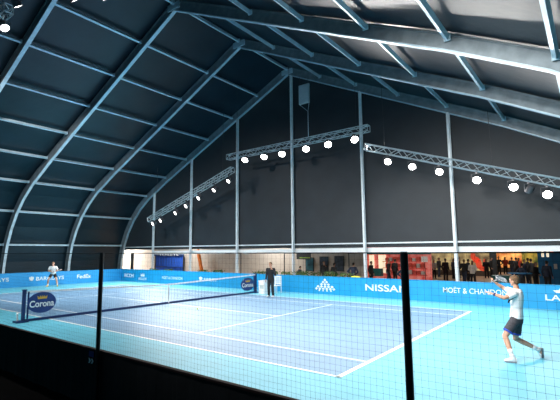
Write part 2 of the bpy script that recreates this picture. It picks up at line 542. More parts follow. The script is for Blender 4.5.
TY = 8.0
A0, A1 = V((-3.75, TY, 8.95)), V((6.75, TY, 9.08))
truss(A0, A1, 'level aluminium truss carrying the brightest floodlights, middle of three', hangers=(.08, .5, .93))
B0, B1 = V((-12.5, TY, 5.0)), V((-3.3, TY, 8.05))
truss(B0, B1, 'sloping aluminium truss rising from the gable foot on the left', hangers=(.1, .9))
C0, C1 = V((6.55, TY, 8.05)), V((16.6, TY, 4.65))
truss(C0, C1, 'sloping aluminium truss coming down to the right edge', hangers=(.1, .6, .95))
truss((-9.2, -7, 12.05), (-1.6, -7, 12.05), 'truss end in the upper left corner of the roof', hangers=(.5, .9))
truss((2.9, -7, 11.2), (11.5, -7, 9.9), 'truss under the roof above the near court', hangers=(.2, .8))
ordn = ['first', 'second', 'third', 'fourth', 'fifth', 'sixth', 'seventh']
for i, (x, z) in enumerate([(-2.18, 8.59), (-.54, 8.56), (.9, 8.54), (2.69, 8.58), (4.21, 8.61), (5.89, 8.62)]):
    flood((x, TY, z - .02), (x * 1.5 + 4.0, .5, 0), A0.z + (A1.z - A0.z) * (x - A0.x) / 10.5 - .245, FLOOD_W,
          f'dazzling white floodlight, {ordn[i]} from the left on the level truss', 'floodlights on the level truss', r=.20, size=150)
for i, (x, z) in enumerate([(-11.99, 4.78), (-11.04, 4.89), (-9.24, 5.38), (-8.05, 5.84), (-6.69, 6.33), (-5.1, 6.78), (-3.69, 7.28)]):
    tz = B0.z + (B1.z - B0.z) * (x - B0.x) / (B1.x - B0.x) - .245
    flood((x, TY, min(z, tz - .24)), (x - 1.5, -.5, 0), tz, SIDE_W * 2.6,
          f'small round floodlight, {ordn[i]} from the left on the truss rising from the gable foot', 'floodlights on the left sloping truss', r=.15, lens=M['lens_side'], size=150)
cs = [(7.76, 7.08), (9.03, 6.65), (10.32, 6.23), (11.95, 5.64), (13.39, 5.17), (14.6, 4.73)]
for i, (x, z) in enumerate(cs):
    tz = C0.z + (C1.z - C0.z) * (x - C0.x) / (C1.x - C0.x) - .245
    flood((x, TY, min(z, tz - .26)), (x + .6, -2.5, 0), tz, SIDE_W * 1.1,
          f'bright floodlight, {ordn[i]} from the left on the truss descending to the right edge', 'floodlights on the right sloping truss', r=.17, lens=M['lens'], size=150)
tz = C0.z + (C1.z - C0.z) * (13.95 - C0.x) / (C1.x - C0.x) - .245
flood((13.95, TY, tz - .36), (12, 9.9, 2), tz, 0, 'unlit dark lamp turned to the wall between the last two floodlights of the right truss', 'floodlights on the right sloping truss', r=.15, lens=M['reflector'], lit=False)
near_labels = ['white-lit lamp at the top edge, beside the corner truss end', 'lamp at the left edge, below the corner truss end', 'pale lamp cut by the top edge above the roof purlin', 'lamp barely showing at the top edge, furthest right of the corner lamps']
for (x, z, hz, aim), lab in zip([(-.75, 11.85, 12.7, (-2, 2, 0)), (-1.9, 11.35, 11.9, (6, -5, 0)), (3.74, 10.35, 10.93, (4, 3, 0)), (5.55, 9.72, 10.65, (9, 2, 0))], near_labels):
    flood((x, -7, z), aim, hz, NEAR_W, lab, 'lamps over the near side of the court', r=.17, lens=M['lens_side'], size=84)
for i, (x, aim) in enumerate(((-3.6, (-9, 4, 0)), (-5.2, (-13, 3, .5)), (-6.8, (-4, 6, .5)), (-8.6, (-15, 1, .8)))):  # lamps out of view, added for front light on players and banners
    flood((x, -7, 11.45), aim, 11.9, NEAR_W * 2.0, f'added unseen lamp under the corner truss, {ordn[i]} from its visible end', 'lamps over the near side of the court', r=.17, lens=M['lens_side'], size=84)
for i, (x, aim) in enumerate(((7.2, (12, 3, 0)), (8.7, (6, 6, .5)), (10.2, (15, 0, 1)), (11.2, (14, 6, .5)))):  # more out-of-view lamps added to light the court from the front
    flood((x, -7, 11.2 - (x - 2.9) * .151 - .6), aim, 11.2 - (x - 2.9) * .151 - .245, NEAR_W * 1.15, f'added unseen lamp under the truss above the near court, {ordn[i + 2]} along it', 'lamps over the near side of the court', r=.17, lens=M['lens_side'], size=84)
truss((-1.5, -12, 8.6), (15.5, -12, 8.6), 'added unseen truss behind the black netting, over the camera side', hangers=(.1, .9))  # added truss behind the camera; its lamps fill the players from the front
for i, (x, aim) in enumerate(((0.0, (-3, -4, 0)), (4.5, (2, 2, 0)), (9.0, (13.5, 0, 1)), (12.5, (14, 2, 1)))):
    flood((x, -12, 8.0), aim, 8.355, NEAR_W * (.7 if i < 2 else 1.6), f'added unseen lamp on the truss behind the netting, {ordn[i]} along it', 'added lamps on the camera-side truss', r=.17, lens=M['lens_side'], size=84)
# hanging pale cabinet under the roof
spk = pix(304.3, 103.5, 8.0)
root = thing('hanging_speaker', (spk.x, 8.0, spk.z), 'pale grey cabinet hanging high under the ridge beside the tallest gable post', 'speaker')
b = MB(); b.box((0, 0, .6), (.72, .12, 1.2)); b.build('cabinet', M['speaker'], root)
b = MB(); b.box((0, -.065, .6), (.64, .02, 1.1)); b.build('front_grille', M['speaker'], root)
b = MB(); b.tube((-.3, 0, 1.2), (-.3, 0, 1.75), .012); b.tube((.3, 0, 1.2), (.3, 0, 1.75), .012); b.build('hanging_wire', M['darksteel'], root)
b = MB(); b.path([(-.35, 0, 0), (.25, 0, -.55), (.35, 0, 0)], .02); b.tube((.25, 0, -.55), (.25, 0, 9.24 - spk.z), .022); b.build('rigging_cable', M['alu'], root)

# ------------------------------------------------------------------ sponsor banners round the court
BY, BX, BH = 7.95, -16.07, 0.97
root = thing('court_banner', (0, BY, 0), 'bright blue sponsor banner along the far side of the court', 'banner')
b = MB((0, BY, 0)); b.box(((BX + 19.3) / 2, BY + .05, BH / 2), (19.3 - BX, .10, BH)); b.build('panel', M['banner'], root)
b = MB((0, BY, 0)); b.box(((BX + 19.3) / 2, BY + .05, BH + .012), (19.3 - BX, .13, .025)); b.build('top_rail', M['banner'], root)
def blet(body, x0, x1, z0, z1, label, m='letter', **k):
    return lettering(body, (0, BY - .002, 0), (1, 0, 0), (0, 0, 1), x0, x1, z0, z1, M[m], root, label=label, **k)
blet('NISSAN', 6.27, 8.55, .34, .68, 'large white capital lettering left of the dark netting post', offset=.012)
blet('MOËT & CHANDON', 10.2, 12.85, .46, .75, 'thin white capital lettering behind the near player', offset=.004)
blet('LACOSTE', 14.22, 16.2, .36, .60, 'white capital lettering at the right edge', offset=.015)
blet('MOËT & CHANDON', -10.6, -8.25, .34, .60, 'small white lettering below the blue curtain', offset=0)
blet('BARCLAYS', -5.95, -4.75, .36, .58, 'small white lettering below the orange post', offset=.008)
blet('RICOH', -15.6, -13.4 - .9, .32, .62, 'pale wide lettering near the banner corner', offset=.02)
blet('ROLEX', -13.6, -12.55, .16, .36, 'pale lettering under a small crown', offset=.01)
def flat(outlines, o, ex, ez, name, m, parent, label=None, depth=.008):
    mb = MB(parent.location); ex = V(ex); ez = V(ez); n = ex.cross(ez)
    for pts in outlines:
        mb.prism([V(o) + ex * x + ez * z for x, z in pts], n * depth)
    ob = mb.build(name, m, parent)
    if label:
        ob['label'] = label
    return ob
def crown(cx, cz, wd, h):
    pts = [(-.42, 0), (.42, 0), (.5, .95), (.28, .45), (.2, 1.0), (.08, .45), (0, 1.08), (-.08, .45), (-.2, 1.0), (-.28, .45), (-.5, .95)]
    return [(cx + x * wd, cz + z * h) for x, z in pts]
flat([crown(-13.08, .44, .55, .26)], (0, BY - .002, 0), (1, 0, 0), (0, 0, 1), 'emblem', M['letter'], root, 'small white crown emblem')
def bird(cx, cz, wd, h):
    pts = [(0, -.5), (.12, -.2), (.32, -.42), (.36, -.1), (.5, .1), (.42, .42), (.2, .36), (.12, .5), (-.1, .5), (-.2, .34), (-.44, .42), (-.5, .08), (-.36, -.1), (-.3, -.42), (-.12, -.2)]
    return [(cx + x * wd, cz + z * h) for x, z in pts]
flat([bird(-6.28, .50, .36, .30)], (0, BY - .002, 0), (1, 0, 0), (0, 0, 1), 'emblem', M['letter'], root, 'small white spread bird emblem')
# stepped pyramid emblem of little lozenges
lz = []
for row, cnt in enumerate((1, 2, 3, 5, 6)):
    for k in range(cnt):
        cx = 3.83 + (k - (cnt - 1) / 2) * .225; cz = .80 - row * .125
        lz.append([(cx, cz - .075), (cx + .10, cz), (cx, cz + .075), (cx - .10, cz)])
for k in range(4):
    cx = 3.83 + (k - 1.5) * .25
    lz.append([(cx - .05, .16), (cx + .05, .16), (cx + .02, .27), (cx - .02, .27)])
flat(lz, (0, BY - .002, 0), (1, 0, 0), (0, 0, 1), 'emblem', M['letter'], root, 'white pyramid emblem built of small lozenges')
flat([[(0, .1), (.1, 0), (.4, 0), (.62, .08), (.66, .16), (.45, .13), (.4, .2), (.25, .2), (.2, .12)]], (14.5, BY - .002, .68), (1, 0, 0), (0, 0, 1), 'emblem', M['letter'], root, 'white emblem above the lettering at the right edge')

root = thing('end_banner', (BX, 0, 0), 'deeper blue sponsor banner closing the far end behind the white-shirted player', 'banner')
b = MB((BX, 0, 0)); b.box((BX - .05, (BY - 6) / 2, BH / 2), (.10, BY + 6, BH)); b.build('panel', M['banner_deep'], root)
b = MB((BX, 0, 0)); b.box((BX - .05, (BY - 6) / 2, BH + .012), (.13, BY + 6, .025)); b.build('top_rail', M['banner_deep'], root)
def elet(body, y0, y1, z0, z1, label, **k):
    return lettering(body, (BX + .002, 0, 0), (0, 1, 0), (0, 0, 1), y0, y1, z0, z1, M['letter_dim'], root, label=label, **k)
elet('BARCLAYS', .98, 3.0, .40, .66, 'cream capital lettering behind the far player', offset=.012)
elet('FedEx', 4.04, 5.2, .38, .68, 'cream lettering right of the far player', offset=.02)
elet('BARCLAYS', -3.0, -.82, .44, .70, 'cream lettering cut by the left edge', offset=.012)
flat([bird(.66, .53, .34, .34)], (BX + .002, 0, 0), (0, 1, 0), (0, 0, 1), 'emblem', M['letter_dim'], root, 'cream spread bird emblem')

# yellow cloth over the banner top
b = MB((5.75, BY, BH)); b.loft([((5.47, BY + .05, BH + .05), (0, .10, 0), (0, 0, .03)), ((5.6, BY + .04, BH + .065), (0, .12, 0), (0, 0, .045)), ((5.8, BY + .05, BH + .06), (0, .11, 0), (0, 0, .04)), ((6.0, BY + .05, BH + .048), (0, .09, 0), (0, 0, .025))], 10)
tag(b.build('yellow_cloth', M['yellow'], smooth=True), 'small yellow cloth lying on top of the blue banner', 'cloth')

# ------------------------------------------------------------------ tennis net
NY = 5.485 + .914
root = thing('tennis_net', (0, 0, 0), 'tennis net with white top tape stretched across the court', 'net')
def top_z(y):
    return .914 + (1.07 - .914) * abs(y) / NY
b = MB()
N = 256
ys = [-NY + 2 * NY * i / N for i in range(N + 1)]
for i in range(0, N + 1):
    b.box((0, ys[i], (top_z(ys[i]) - .02 + .06) / 2), (.003, .003, top_z(ys[i]) - .08))
for k in range(19):
    for i in range(0, N, 16):
        y0, y1 = ys[i], ys[i + 16]
        z0 = .08 + (top_z(y0) - .12) * k / 18; z1 = .08 + (top_z(y1) - .12) * k / 18
        b.bar((0, y0, z0), (0, y1, z1), .003, .003)
b.build('mesh', M['netthread'], root)
b = MB()
for y0, y1 in ((-NY, 0), (0, NY)):
    n = 8
    for i in range(n):
        a = y0 + (y1 - y0) * i / n; c = y0 + (y1 - y0) * (i + 1) / n
        b.bar((0, a, top_z(a) - .032), (0, c, top_z(c) - .032), .022, .07)
b.build('top_tape', M['tape'], root)
b = MB(); b.bar((0, -NY, .05), (0, NY, .05), .022, .09); b.build('bottom_tape', M['navy'], root)
b = MB(); b.box((0, 0, .48), (.03, .055, .90)); b.build('center_strap', M['tape'], root)
def net_post(y, side, label):
    r_ = thing('net_post', (0, y, 0), label, 'post', 'net posts')
    m = MB(); m.box((0, 0, .55), (.10, .10, 1.10)); m.box((0, 0, 1.11), (.13, .13, .03)); m.build('shaft', M['navy'], r_)
    m = MB(); m.tube((.0, -side * .15, .04), (0, -side * .15, 1.04), .03, 10); m.build('tension_rod', M['navy'], r_)
    m = MB(); m.box((.0, side * .06, .03), (.34, .40, .06)); m.build('base_plate', M['navy'], r_)
    m = MB(); m.tube((-.05, side * .15, .06), (-.05, side * .17, .28), .03, 10); m.sphere((-.05, side * .17, .29), .04); m.build('lever', M['white'], r_)
net_post(-NY, -1, 'navy net post on a base plate beside the large oval sign')
net_post(NY + .05, 1, 'navy net post beside the standing official')
def oval(y, z, ry, rz, label, nm):
    r_ = thing('oval_sign', (.05, y, z), label, 'sign', 'oval signs on the net')
    def ring_(x, k):
        return ((x, 0, 0), (0, ry * k, 0), (0, 0, rz * k))
    m = MB(); m.loft([ring_(-.012, 1), ring_(.012, 1)], 48); m.build('panel', M['navy_sign'], r_)
    m = MB((0, 0, 0))
    pts_o = [V((.013, ry * .95 * math.cos(2 * PI * i / 40), rz * .95 * math.sin(2 * PI * i / 40))) for i in range(40)]
    lettering('Corona', (.05 + .013, y, z), (0, 1, 0), (0, 0, 1), -ry * .86, ry * .86, -rz * .42, rz * .22, M['letter'], r_, label='white bold lettering', depth=.006, offset=.022)
    m.bm.free()
    flat([crown(0, rz * .34, ry * .72, rz * .34)], (.05 + .013, y, z), (0, 1, 0), (0, 0, 1), 'emblem', M['gold'], r_, 'gold crown')
    m = MB(); m.box((-.03, -ry * .5, rz * .5), (.05, .03, .06)); m.box((-.03, ry * .5, rz * .5), (.05, .03, .06)); m.build('clip', M['navy'], r_)
oval(-5.80, .63, .50, .37, 'large navy oval sign on the net beside the closer net post', 0)
oval(5.66, .54, .57, .37, 'small navy oval sign at the far end of the net', 0)
b = MB((2.63, -.6, .0)); b.sphere((2.63, -.6, .04), .034, sub=3)
tag(b.build('tennis_ball', M['ball'], smooth=True), 'yellow tennis ball lying on the blue court beyond the net', 'ball')

# ------------------------------------------------------------------ black barrier, posts and netting in front of the camera
FY = -9.2
for x0, x1, lab in ((2.6, 9.5, 'black cloth barrier filling the lower left corner'), (9.5, 14.6, 'black cloth barrier below the court, right of the slim netting post')):
    r_ = thing('court_barrier', ((x0 + x1) / 2, FY, 0), lab, 'barrier', 'black barriers')
    m = MB(((x0 + x1) / 2, FY, 0))
    n = 60
    up_, lo_ = [], []
    for i in range(n + 1):
        x = x0 + (x1 - x0) * i / n
        wv = .012 * math.sin(x * 9) + .008 * math.sin(x * 23 + 1)
        up_.append((x, wv * .2)); lo_.append((x, wv))
    for sy in (-.03, .0):
        A = [m._v((x, FY + sy + w_, .86)) for x, w_ in up_]; B = [m._v((x, FY + sy + w_, .0)) for x, w_ in lo_]
        for i in range(n):
            m.face([A[i], A[i + 1], B[i + 1], B[i]])
    m.build('cloth', M['blackcloth'], r_)
    m = MB(((x0 + x1) / 2, FY, 0)); m.box(((x0 + x1) / 2, FY - .015, .872), (x1 - x0, .06, .03)); m.build('top_edge', M['maroon'], r_)
    if x0 < 5:
        c = pix(91, 357, FY - .05)
        m = MB(((x0 + x1) / 2, FY, 0)); m.box((c.x, FY - .045, c.z + .045), (.14, .006, .085)); q = m.build('sticker', M['navy_sign'], r_); q['label'] = 'small blue sticker'
        m = MB(((x0 + x1) / 2, FY, 0))
        for ox in (-.05, .03):
            m.prism([(c.x + ox - .03, FY - .048, c.z - .025), (c.x + ox + .005, FY - .048, c.z - .025), (c.x + ox + .04, FY - .048, c.z - .06), (c.x + ox + .005, FY - .048, c.z - .10), (c.x + ox - .03, FY - .048, c.z - .10), (c.x + ox + .0, FY - .048, c.z - .06)], (0, .005, 0))
        q = m.build('arrow_mark', M['letter'], r_); q['label'] = 'white arrow marks'
for x, lab in ((pix(100, 300, FY - .09).x, 'slim black netting post rising beside the blue sticker'), (pix(406, 300, FY - .09).x, 'thick black netting post in front of the red shop')):
    r_ = thing('netting_post', (x, FY - .09, 0), lab, 'post', 'netting posts')
    m = MB(); m.tube((0, 0, .03), (0, 0, 2.41), .034, 16); m.tube((0, 0, 2.41), (0, 0, 2.415), .030, 16); m.build('shaft', M['blackpaint'], r_)
    m = MB(); m.box((0, 0, .015), (.34, .068, .03)); m.build('base', M['blackpaint'], r_)
r_ = thing('court_netting', (9.5, FY, .88), 'fine dark safety netting hung between the black posts', 'netting')
m = MB((9.5, FY, .88))
x0, x1, z0, z1, stp = 2.6, 19.0, .885, 2.40, .060
th = .0011
n = int((x1 - x0) / stp)
nyf = FY + .005
def sag(x, z):
    return (.004 * math.sin(x * 5.1 + z * 3), .006 * math.sin(x * 1.3) * (1 - (z - z0) / (z1 - z0)) + .003 * math.sin(x * 11))
zr = [z0 + (z1 - z0) * k / 8 for k in range(9)]
for i in range(n + 1):
    x = x0 + i * stp
    pts = [(x + sag(x, z)[0], nyf, z) for z in zr]
    for a, c in zip(pts, pts[1:]):
        m.bar(a, c, th, th)
nz = int((z1 - z0) / stp)
for k in range(nz + 1):
    z = z0 + (z1 - z0) * k / nz
    nn = 60
    pts = [(x0 + (x1 - x0) * i / nn, nyf, z + sag(x0 + (x1 - x0) * i / nn, z)[1]) for i in range(nn + 1)]
    for a, c in zip(pts, pts[1:]):
        m.bar(a, c, th, th)
m.build('mesh', M['thread'], r_)
m = MB((9.5, FY, .88)); m.tube((x0, nyf, z1 + .004), (x1, nyf, z1 + .004), .006, 6); m.build('top_cable', M['thread'], r_)

# ------------------------------------------------------------------ hall behind the gable
HY = 14.0
m = MB(); m.poly([(-48, GY + .1, -.002), (30, GY + .1, -.002), (30, 46, -.002), (-48, 46, -.002)]); structure(m.build('floor_hall', M['hallfloor']))
m = MB(); m.box((-9, 28.2, 4.05), (78, 35.6, .1)); structure(m.build('ceiling_hall', M['hallceil']))
m = MB(); m.mi = 0; m.box((-8.2, HY + .1, 2), (23.2, .2, 4)); m.mi = 1; m.box((-33.9, HY + .1, 2), (28.2, .2, 4)); structure(m.build('wall_hall', [M['hallwall'], M['hallwall_pale']]))
m = MB(); m.box((-9, 45.9, 2), (78, .2, 4)); structure(m.build('wall_back', M['hallwall']))
m = MB(); m.box((29.9, 28, 2), (.2, 36, 4)); structure(m.build('wall_right', M['hallwall']))
m = MB(); m.box((-47.9, 28, 2), (.2, 36, 4)); structure(m.build('wall_left', M['hallwall_pale']))
for i, (x, y, pw) in enumerate([(-24, 12, 4.2), (-14, 12.2, 1.6), (-4, 12.2, 1.5), (4, 16, .5), (10, 15, .45), (3, 25, .5), (9, 28, .6), (14, 20, .6), (9, 37, .5)]):  # unseen ceiling panels added to light the hall
    r_ = thing('added_ceiling_light', (x, y, 3.98), f'added unseen light panel on the hall ceiling, {(ordn + ["eighth", "ninth"])[i]} counted from the blue curtain', 'lamp', 'added ceiling lights of the hall')
    b = MB(); b.box((0, 0, 0), (1.3, .7, .06)); b.build('frame', M['white'], r_)
    b = MB(); b.box((0, 0, -.035), (1.2, .6, .02)); b.build('diffuser', M['tube'], r_)
    ld = bpy.data.lights.new('added_panel_light', 'AREA'); ld.shape = 'RECTANGLE'; ld.size = 1.2; ld.size_y = .6; ld.energy = HALL_W * pw * 4; ld.color = (1, .95, .88)
    lo = bpy.data.objects.new('added_panel_light', ld); COL.objects.link(lo); lo.parent = r_; lo.location = (0, 0, -.05)

# blue curtain with sign, slanting post, dark posts
r_ = thing('blue_curtain', (-17.0, HY - .3, 0), 'royal blue curtain hung across the hall wall beside the shortest gable post', 'curtain')
m = MB((-17.0, HY - .3, 0))
n = 60
P0 = [(-19.0 + 4.2 * i / n, HY - .3 + .05 * math.sin(i * 1.15)) for i in range(n + 1)]
for sy in (0, .02):
    A = [m._v((x, y + sy, 2.28)) for x, y in P0]; B = [m._v((x, y + sy, .02)) for x, y in P0]
    for i in range(n):
        m.face([A[i], A[i + 1], B[i + 1], B[i]])
m.build('cloth', M['curtain'], r_)
m = MB((-17.0, HY - .3, 0)); m.box((-16.9, HY - .37, 2.13), (4.4, .08, .26)); m.build('header_rail', M['navy'], r_)
m = MB((-17.0, HY - .3, 0)); m.box((-16.9, HY - .38, .95), (4.2, .03, .07)); m.build('tie_band', M['navy'], r_)
lettering('TOILETS', (0, HY - .415, 0), (1, 0, 0), (0, 0, 1), -18.3, -15.4, 2.04, 2.22, M['letter'], r_, label='pale capital lettering on the header', offset=.01)
for xx in (-19.0, -14.8):
    m = MB((-17.0, HY - .3, 0)); m.tube((xx, HY - .3, 0), (xx, HY - .3, 2.35), .05, 10); m.build('stand', M['dark'], r_)
b = MB((-12.3, 13.2, 0)); b.bar((-11.55, 13.2, 0), (-12.3, 13.2, 2.6), .28, .16, up=(0, 1, 0)); tag(b.build('orange_post', M['orange']), 'slanting orange post in front of the grey hall wall', 'post')
b = MB((-23.6, 11.4, 0)); b.bar((-19.6, 11.4, 0), (-19.6, 11.4, 2.3), .22, .22); tag(b.build('dark_post', M['dark']), 'thick dark post against the cream wall at the gable foot', 'post')
for x, lab in ((-6.4, 'thin dark fence post left of the standing official'), (-2.15, 'thin dark fence post behind the standing official'), (3.1, 'thin dark fence post left of the red shop')):
    b = MB((x, 12.4, 0)); b.tube((x, 12.4, 0), (x, 12.4, 2.5), .035, 8); b.box((x, 12.4, .02), (.3, .3, .04))
    tag(b.build('fence_post', M['darksteel']), lab, 'post', 'fence posts in the hall')
# posters and sign on the hall wall
for (u0, u1, v0, v1, mk, lab) in ((306, 314, 257.5, 271, 'screen', 'teal poster under the dark hanging sign'), (320, 328.5, 256.5, 271.5, 'poster', 'dark poster behind two spectators on the hall wall'), (335, 344, 256, 271, 'poster', 'plain dark blue poster on the hall wall')):
    a = pix(u0, v1, HY); c = pix(u1, v0, HY)
    r_ = thing('wall_poster', ((a.x + c.x) / 2, HY - .03, a.z), lab, 'poster', 'posters on the hall wall')
    wd, hh = c.x - a.x, c.z - a.z
    m = MB(); m.box((0, 0, hh / 2), (wd, .05, hh)); m.build('frame', M['dark'], r_)
    m = MB(); m.box((0, -.03, hh / 2), (wd - .1, .015, hh - .1)); m.build('print', M[mk], r_)
r_ = thing('hanging_sign', (-1.15, HY - .5, 1.8), 'dark hanging sign with green lettering above the teal poster', 'sign')
m = MB(); m.box((0, 0, .24), (1.25, .06, .46)); m.build('panel', M['dark'], r_)
m = MB(); m.box((.1, -.035, .13), (.9, .012, .07)); m.build('green_stripe', M['signgreen'], r_)
m = MB(); m.tube((-.5, 0, .47), (-.5, 0, 2.2), .01); m.tube((.5, 0, .47), (.5, 0, 2.2), .01); m.build('hanging_wire', M['darksteel'], r_)

# low plants behind the banner
leafproto = None
for i, (x, hgt) in enumerate([(-13.0, .98), (-11.2, 1.0), (-7.2, 1.0), (-5.6, 1.02), (-1.8, 1.05), (-.7, 1.08), (.5, 1.08), (1.6, 1.12), (2.6, 1.10), (3.6, 1.12), (4.6, 1.08)]):
    if leafproto is None:
        r_ = thing('potted_plant', (x, 9.0, 0), '', 'plant')
        m = MB(); m.loft([((0, 0, 0), (.2, 0, 0), (0, .2, 0)), ((0, 0, .4), (.28, 0, 0), (0, .28, 0)), ((0, 0, .42), (.24, 0, 0), (0, .24, 0))], 16); m.build('pot', M['darksteel'], r_)
        m = MB()
        for k in range(260):
            a_ = random.uniform(0, 2 * PI); rr = .42 * math.sqrt(random.random()); z = random.uniform(.42, 1.0)
            p = V((rr * math.cos(a_), rr * math.sin(a_), z)); d = V((random.uniform(-1, 1), random.uniform(-1, 1), random.uniform(.1, 1))).normalized()
            sd = d.orthogonal().normalized() * .035
            m.poly([p, p + d * .07 + sd, p + d * .15, p + d * .07 - sd])
        m.build('foliage', M['leaf'], r_)
        m = MB()
        for k in range(7):
            a_ = k * .9; m.path([(0, 0, .38), (.15 * math.cos(a_), .15 * math.sin(a_), .65), (.28 * math.cos(a_), .28 * math.sin(a_), .95)], [.015, .012, .006], 5)
        m.build('stem', M['orange'], r_)
        leafproto = r_
    else:
        r_ = copy_tree(leafproto); r_.location = (x, 9.0, 0); r_.rotation_euler.z = i * 1.3
    r_.scale = (1, 1, hgt)
    plab = ['first', 'second', 'third', 'fourth', 'fifth', 'sixth', 'seventh', 'eighth', 'ninth', 'tenth', 'eleventh'][i]
    tag(r_, f'low green plant peeping over the blue banner, {plab} from the blue curtain', 'plant', 'plants behind the banner')

# red shop
SY = 20.0
r_ = thing('red_shop', (3.3, SY, 0), 'red shop stand with added glow, behind the black netting post', 'shop')
o_ = (3.3, SY, 0)
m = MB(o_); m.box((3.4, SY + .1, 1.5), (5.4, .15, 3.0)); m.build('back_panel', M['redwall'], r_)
for k, z in enumerate((.55, 1.05, 1.55)):
    m = MB(o_); m.box((4.1, SY - .2, z), (3.4, .4, .05)); m.build('shelf', M['redgoods'], r_)
m = MB(o_); m.box((3.4, SY - .2, 2.18), (5.4, .5, .10)); m.build('fascia', M['teal'], r_)
for a_, c_ in ((1.15, 1.55), (1.95, 2.55)):
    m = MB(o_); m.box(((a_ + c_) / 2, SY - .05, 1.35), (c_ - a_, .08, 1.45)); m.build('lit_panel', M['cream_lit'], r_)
m = MB(o_); m.box((2.1, SY - .9, .72), (.9, .5, .6)); m.build('counter', M['teal'], r_)
m = MB(o_); m.box((.85, SY - .3, 1.4), (.2, .8, 2.8)); m.build('side_wall', M['orange'], r_)
for k in range(30):
    x = 2.75 + (k % 10) * .31; z = (.60, 1.10, 1.60)[k // 10]
    hh = random.uniform(.2, .36)
    m = MB((x, SY - .25, z - .025 + .005)); m.box((x, SY - .25, z + hh / 2 - .02 + .045 - .02), (.24, .2, hh)); m.box((x, SY - .25, z + hh + .01), (.12, .1, .04))
    tag(m.build('boxed_goods', M['redgoods'] if k % 3 else M['whitecoat']), f'{"red" if k % 3 else "pale"} boxed item on the {("lower", "middle", "upper")[k // 10]} red shop shelf, {["first", "second", "third", "fourth", "fifth", "sixth", "seventh", "eighth", "ninth", "tenth"][k % 10]} along', 'box', 'goods on the red shop shelves')
a = pix(421.5, 262, 19); c = pix(427.5, 256.5, 19)
r_ = thing('white_notice', ((a.x + c.x) / 2, 19, 0), 'small white notice on a stand right of the red shop', 'sign')
m = MB(); m.box((0, 0, (a.z + c.z) / 2), (c.x - a.x, .03, c.z - a.z)); m.build('panel', M['white'], r_)
m = MB(); m.tube((0, .03, 0), (0, .03, a.z + .1), .025, 8); m.tube((0, .03, 0), (0, .03, .03), .2, 16); m.build('stand', M['darksteel'], r_)

# murals further back, display column, counters
def mural(name, x0, x1, y, h, mk, lab, extra=None):
    q = thing(name, ((x0 + x1) / 2, y, 0), lab, 'display wall')
    m = MB(((x0 + x1) / 2, y, 0)); m.box(((x0 + x1) / 2, y, h / 2), (x1 - x0, .12, h)); m.build('panel', M[mk], q)
    m = MB(((x0 + x1) / 2, y, 0)); m.box(((x0 + x1) / 2, y - .05, .25), (x1 - x0, .06, .5)); m.build('plinth', M['greycoat'], q)
    return q
q = mural('yellow_display_wall', 2.7, 8.2, 31, 2.9, 'mural_yellow', 'yellow display wall with added glow and a red figure print behind the spectators')
cx = pix(478.5, 262, 30.9)
m = MB(q.location)
for dx, dz, rx_, rz_ in ((0, -.15, .26, .5), (-.45, .55, .22, .38), (.35, -.55, .38, .3), (-.2, .2, .3, .3), (.55, -.25, .2, .55)):
    m.loft([((cx.x + dx, 30.93, cx.z + dz), (rx_, 0, 0), (0, 0, rz_)), ((cx.x + dx, 30.9, cx.z + dz), (rx_ * .95, 0, 0), (0, 0, rz_ * .95))], 14)
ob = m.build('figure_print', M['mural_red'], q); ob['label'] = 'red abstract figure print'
mural('orange_display_wall', pix(493, 260, 40).x, pix(525, 260, 40).x, 40, 3.0, 'mural_orange', 'orange display wall with added glow, far back in the hall')
mural('green_display_wall', pix(522, 260, 33).x, 13.2, 33, 3.2, 'mural_green', 'green and yellow display wall with added glow, left of the blue column')
m = MB((8.4, 30.5, 0)); m.box((8.55, 30.4, 1.5), (.55, .3, 3.0)); tag(m.build('dark_pillar_panel', M['dark']), 'dark upright panel between the yellow and orange display walls', 'panel')
a, c = pix(428, 251, 20.3), pix(537, 252, 20.3)
m = MB(); m.bar((a.x, 20.3, 2.9), (c.x, 20.3, 2.9), .2, 1.0); m.bar((a.x, 20.25, 2.36), (c.x, 20.25, 2.36), .12, .10); structure(m.build('trim_4', M['dark']))
r_ = thing('blue_display_column', (13.6, 18.5, 0), 'tall blue display column at the right edge of the hall', 'display')
m = MB((13.6, 18.5, 0)); m.box((13.75, 18.7, 1.7), (1.3, .6, 3.4)); m.build('body', M['bluepanel'], r_)
c = pix(551.5, 251.5, 18.3)
m = MB((13.6, 18.5, 0)); m.loft([((c.x, 18.40, c.z), (.09, 0, 0), (0, 0, .09)), ((c.x, 18.36, c.z), (.09, 0, 0), (0, 0, .09))], 20); m.build('round_badge', M['mural_red'], r_)
for u in (542.5, 547.5):
    a = pix(u - 1, 257, 18.3); c = pix(u + 1, 251.5, 18.3)
    m = MB((13.6, 18.5, 0)); m.box(((a.x + c.x) / 2, 18.37, (a.z + c.z) / 2), (c.x - a.x, .04, c.z - a.z)); m.build('lit_strip', M['cream_lit'], r_)
a = pix(554, 269, 18.3); c = pix(557, 264, 18.3)
m = MB((13.6, 18.5, 0)); m.box(((a.x + c.x) / 2, 18.38, (a.z + c.z) / 2), (c.x - a.x, .03, c.z - a.z)); m.build('notice', M['whitecoat'], r_)
r_ = thing('teal_counter', (11.2, 20.5, 0), 'low teal counter behind the near player’s head', 'counter')
m = MB(); m.box((-.1, 0, .31), (1.9, .7, .62)); m.build('body', M['teal'], r_)
m = MB(); m.box((-.1, 0, .64), (2.0, .8, .05)); m.build('worktop', M['teal'], r_)
r_ = thing('standing_table', (12.45, 15.4, 0), 'blue-topped standing table between two spectators at the right', 'table')
m = MB(); m.tube((0, 0, 1.06), (0, 0, 1.11), .62, 28); m.build('tabletop', M['bluepanel'], r_)
m = MB(); m.tube((0, 0, .03), (0, 0, 1.06), .045, 12); m.build('stem', M['darksteel'], r_)
m = MB(); m.tube((0, 0, 0), (0, 0, .03), .3, 24); m.build('base', M['darksteel'], r_)

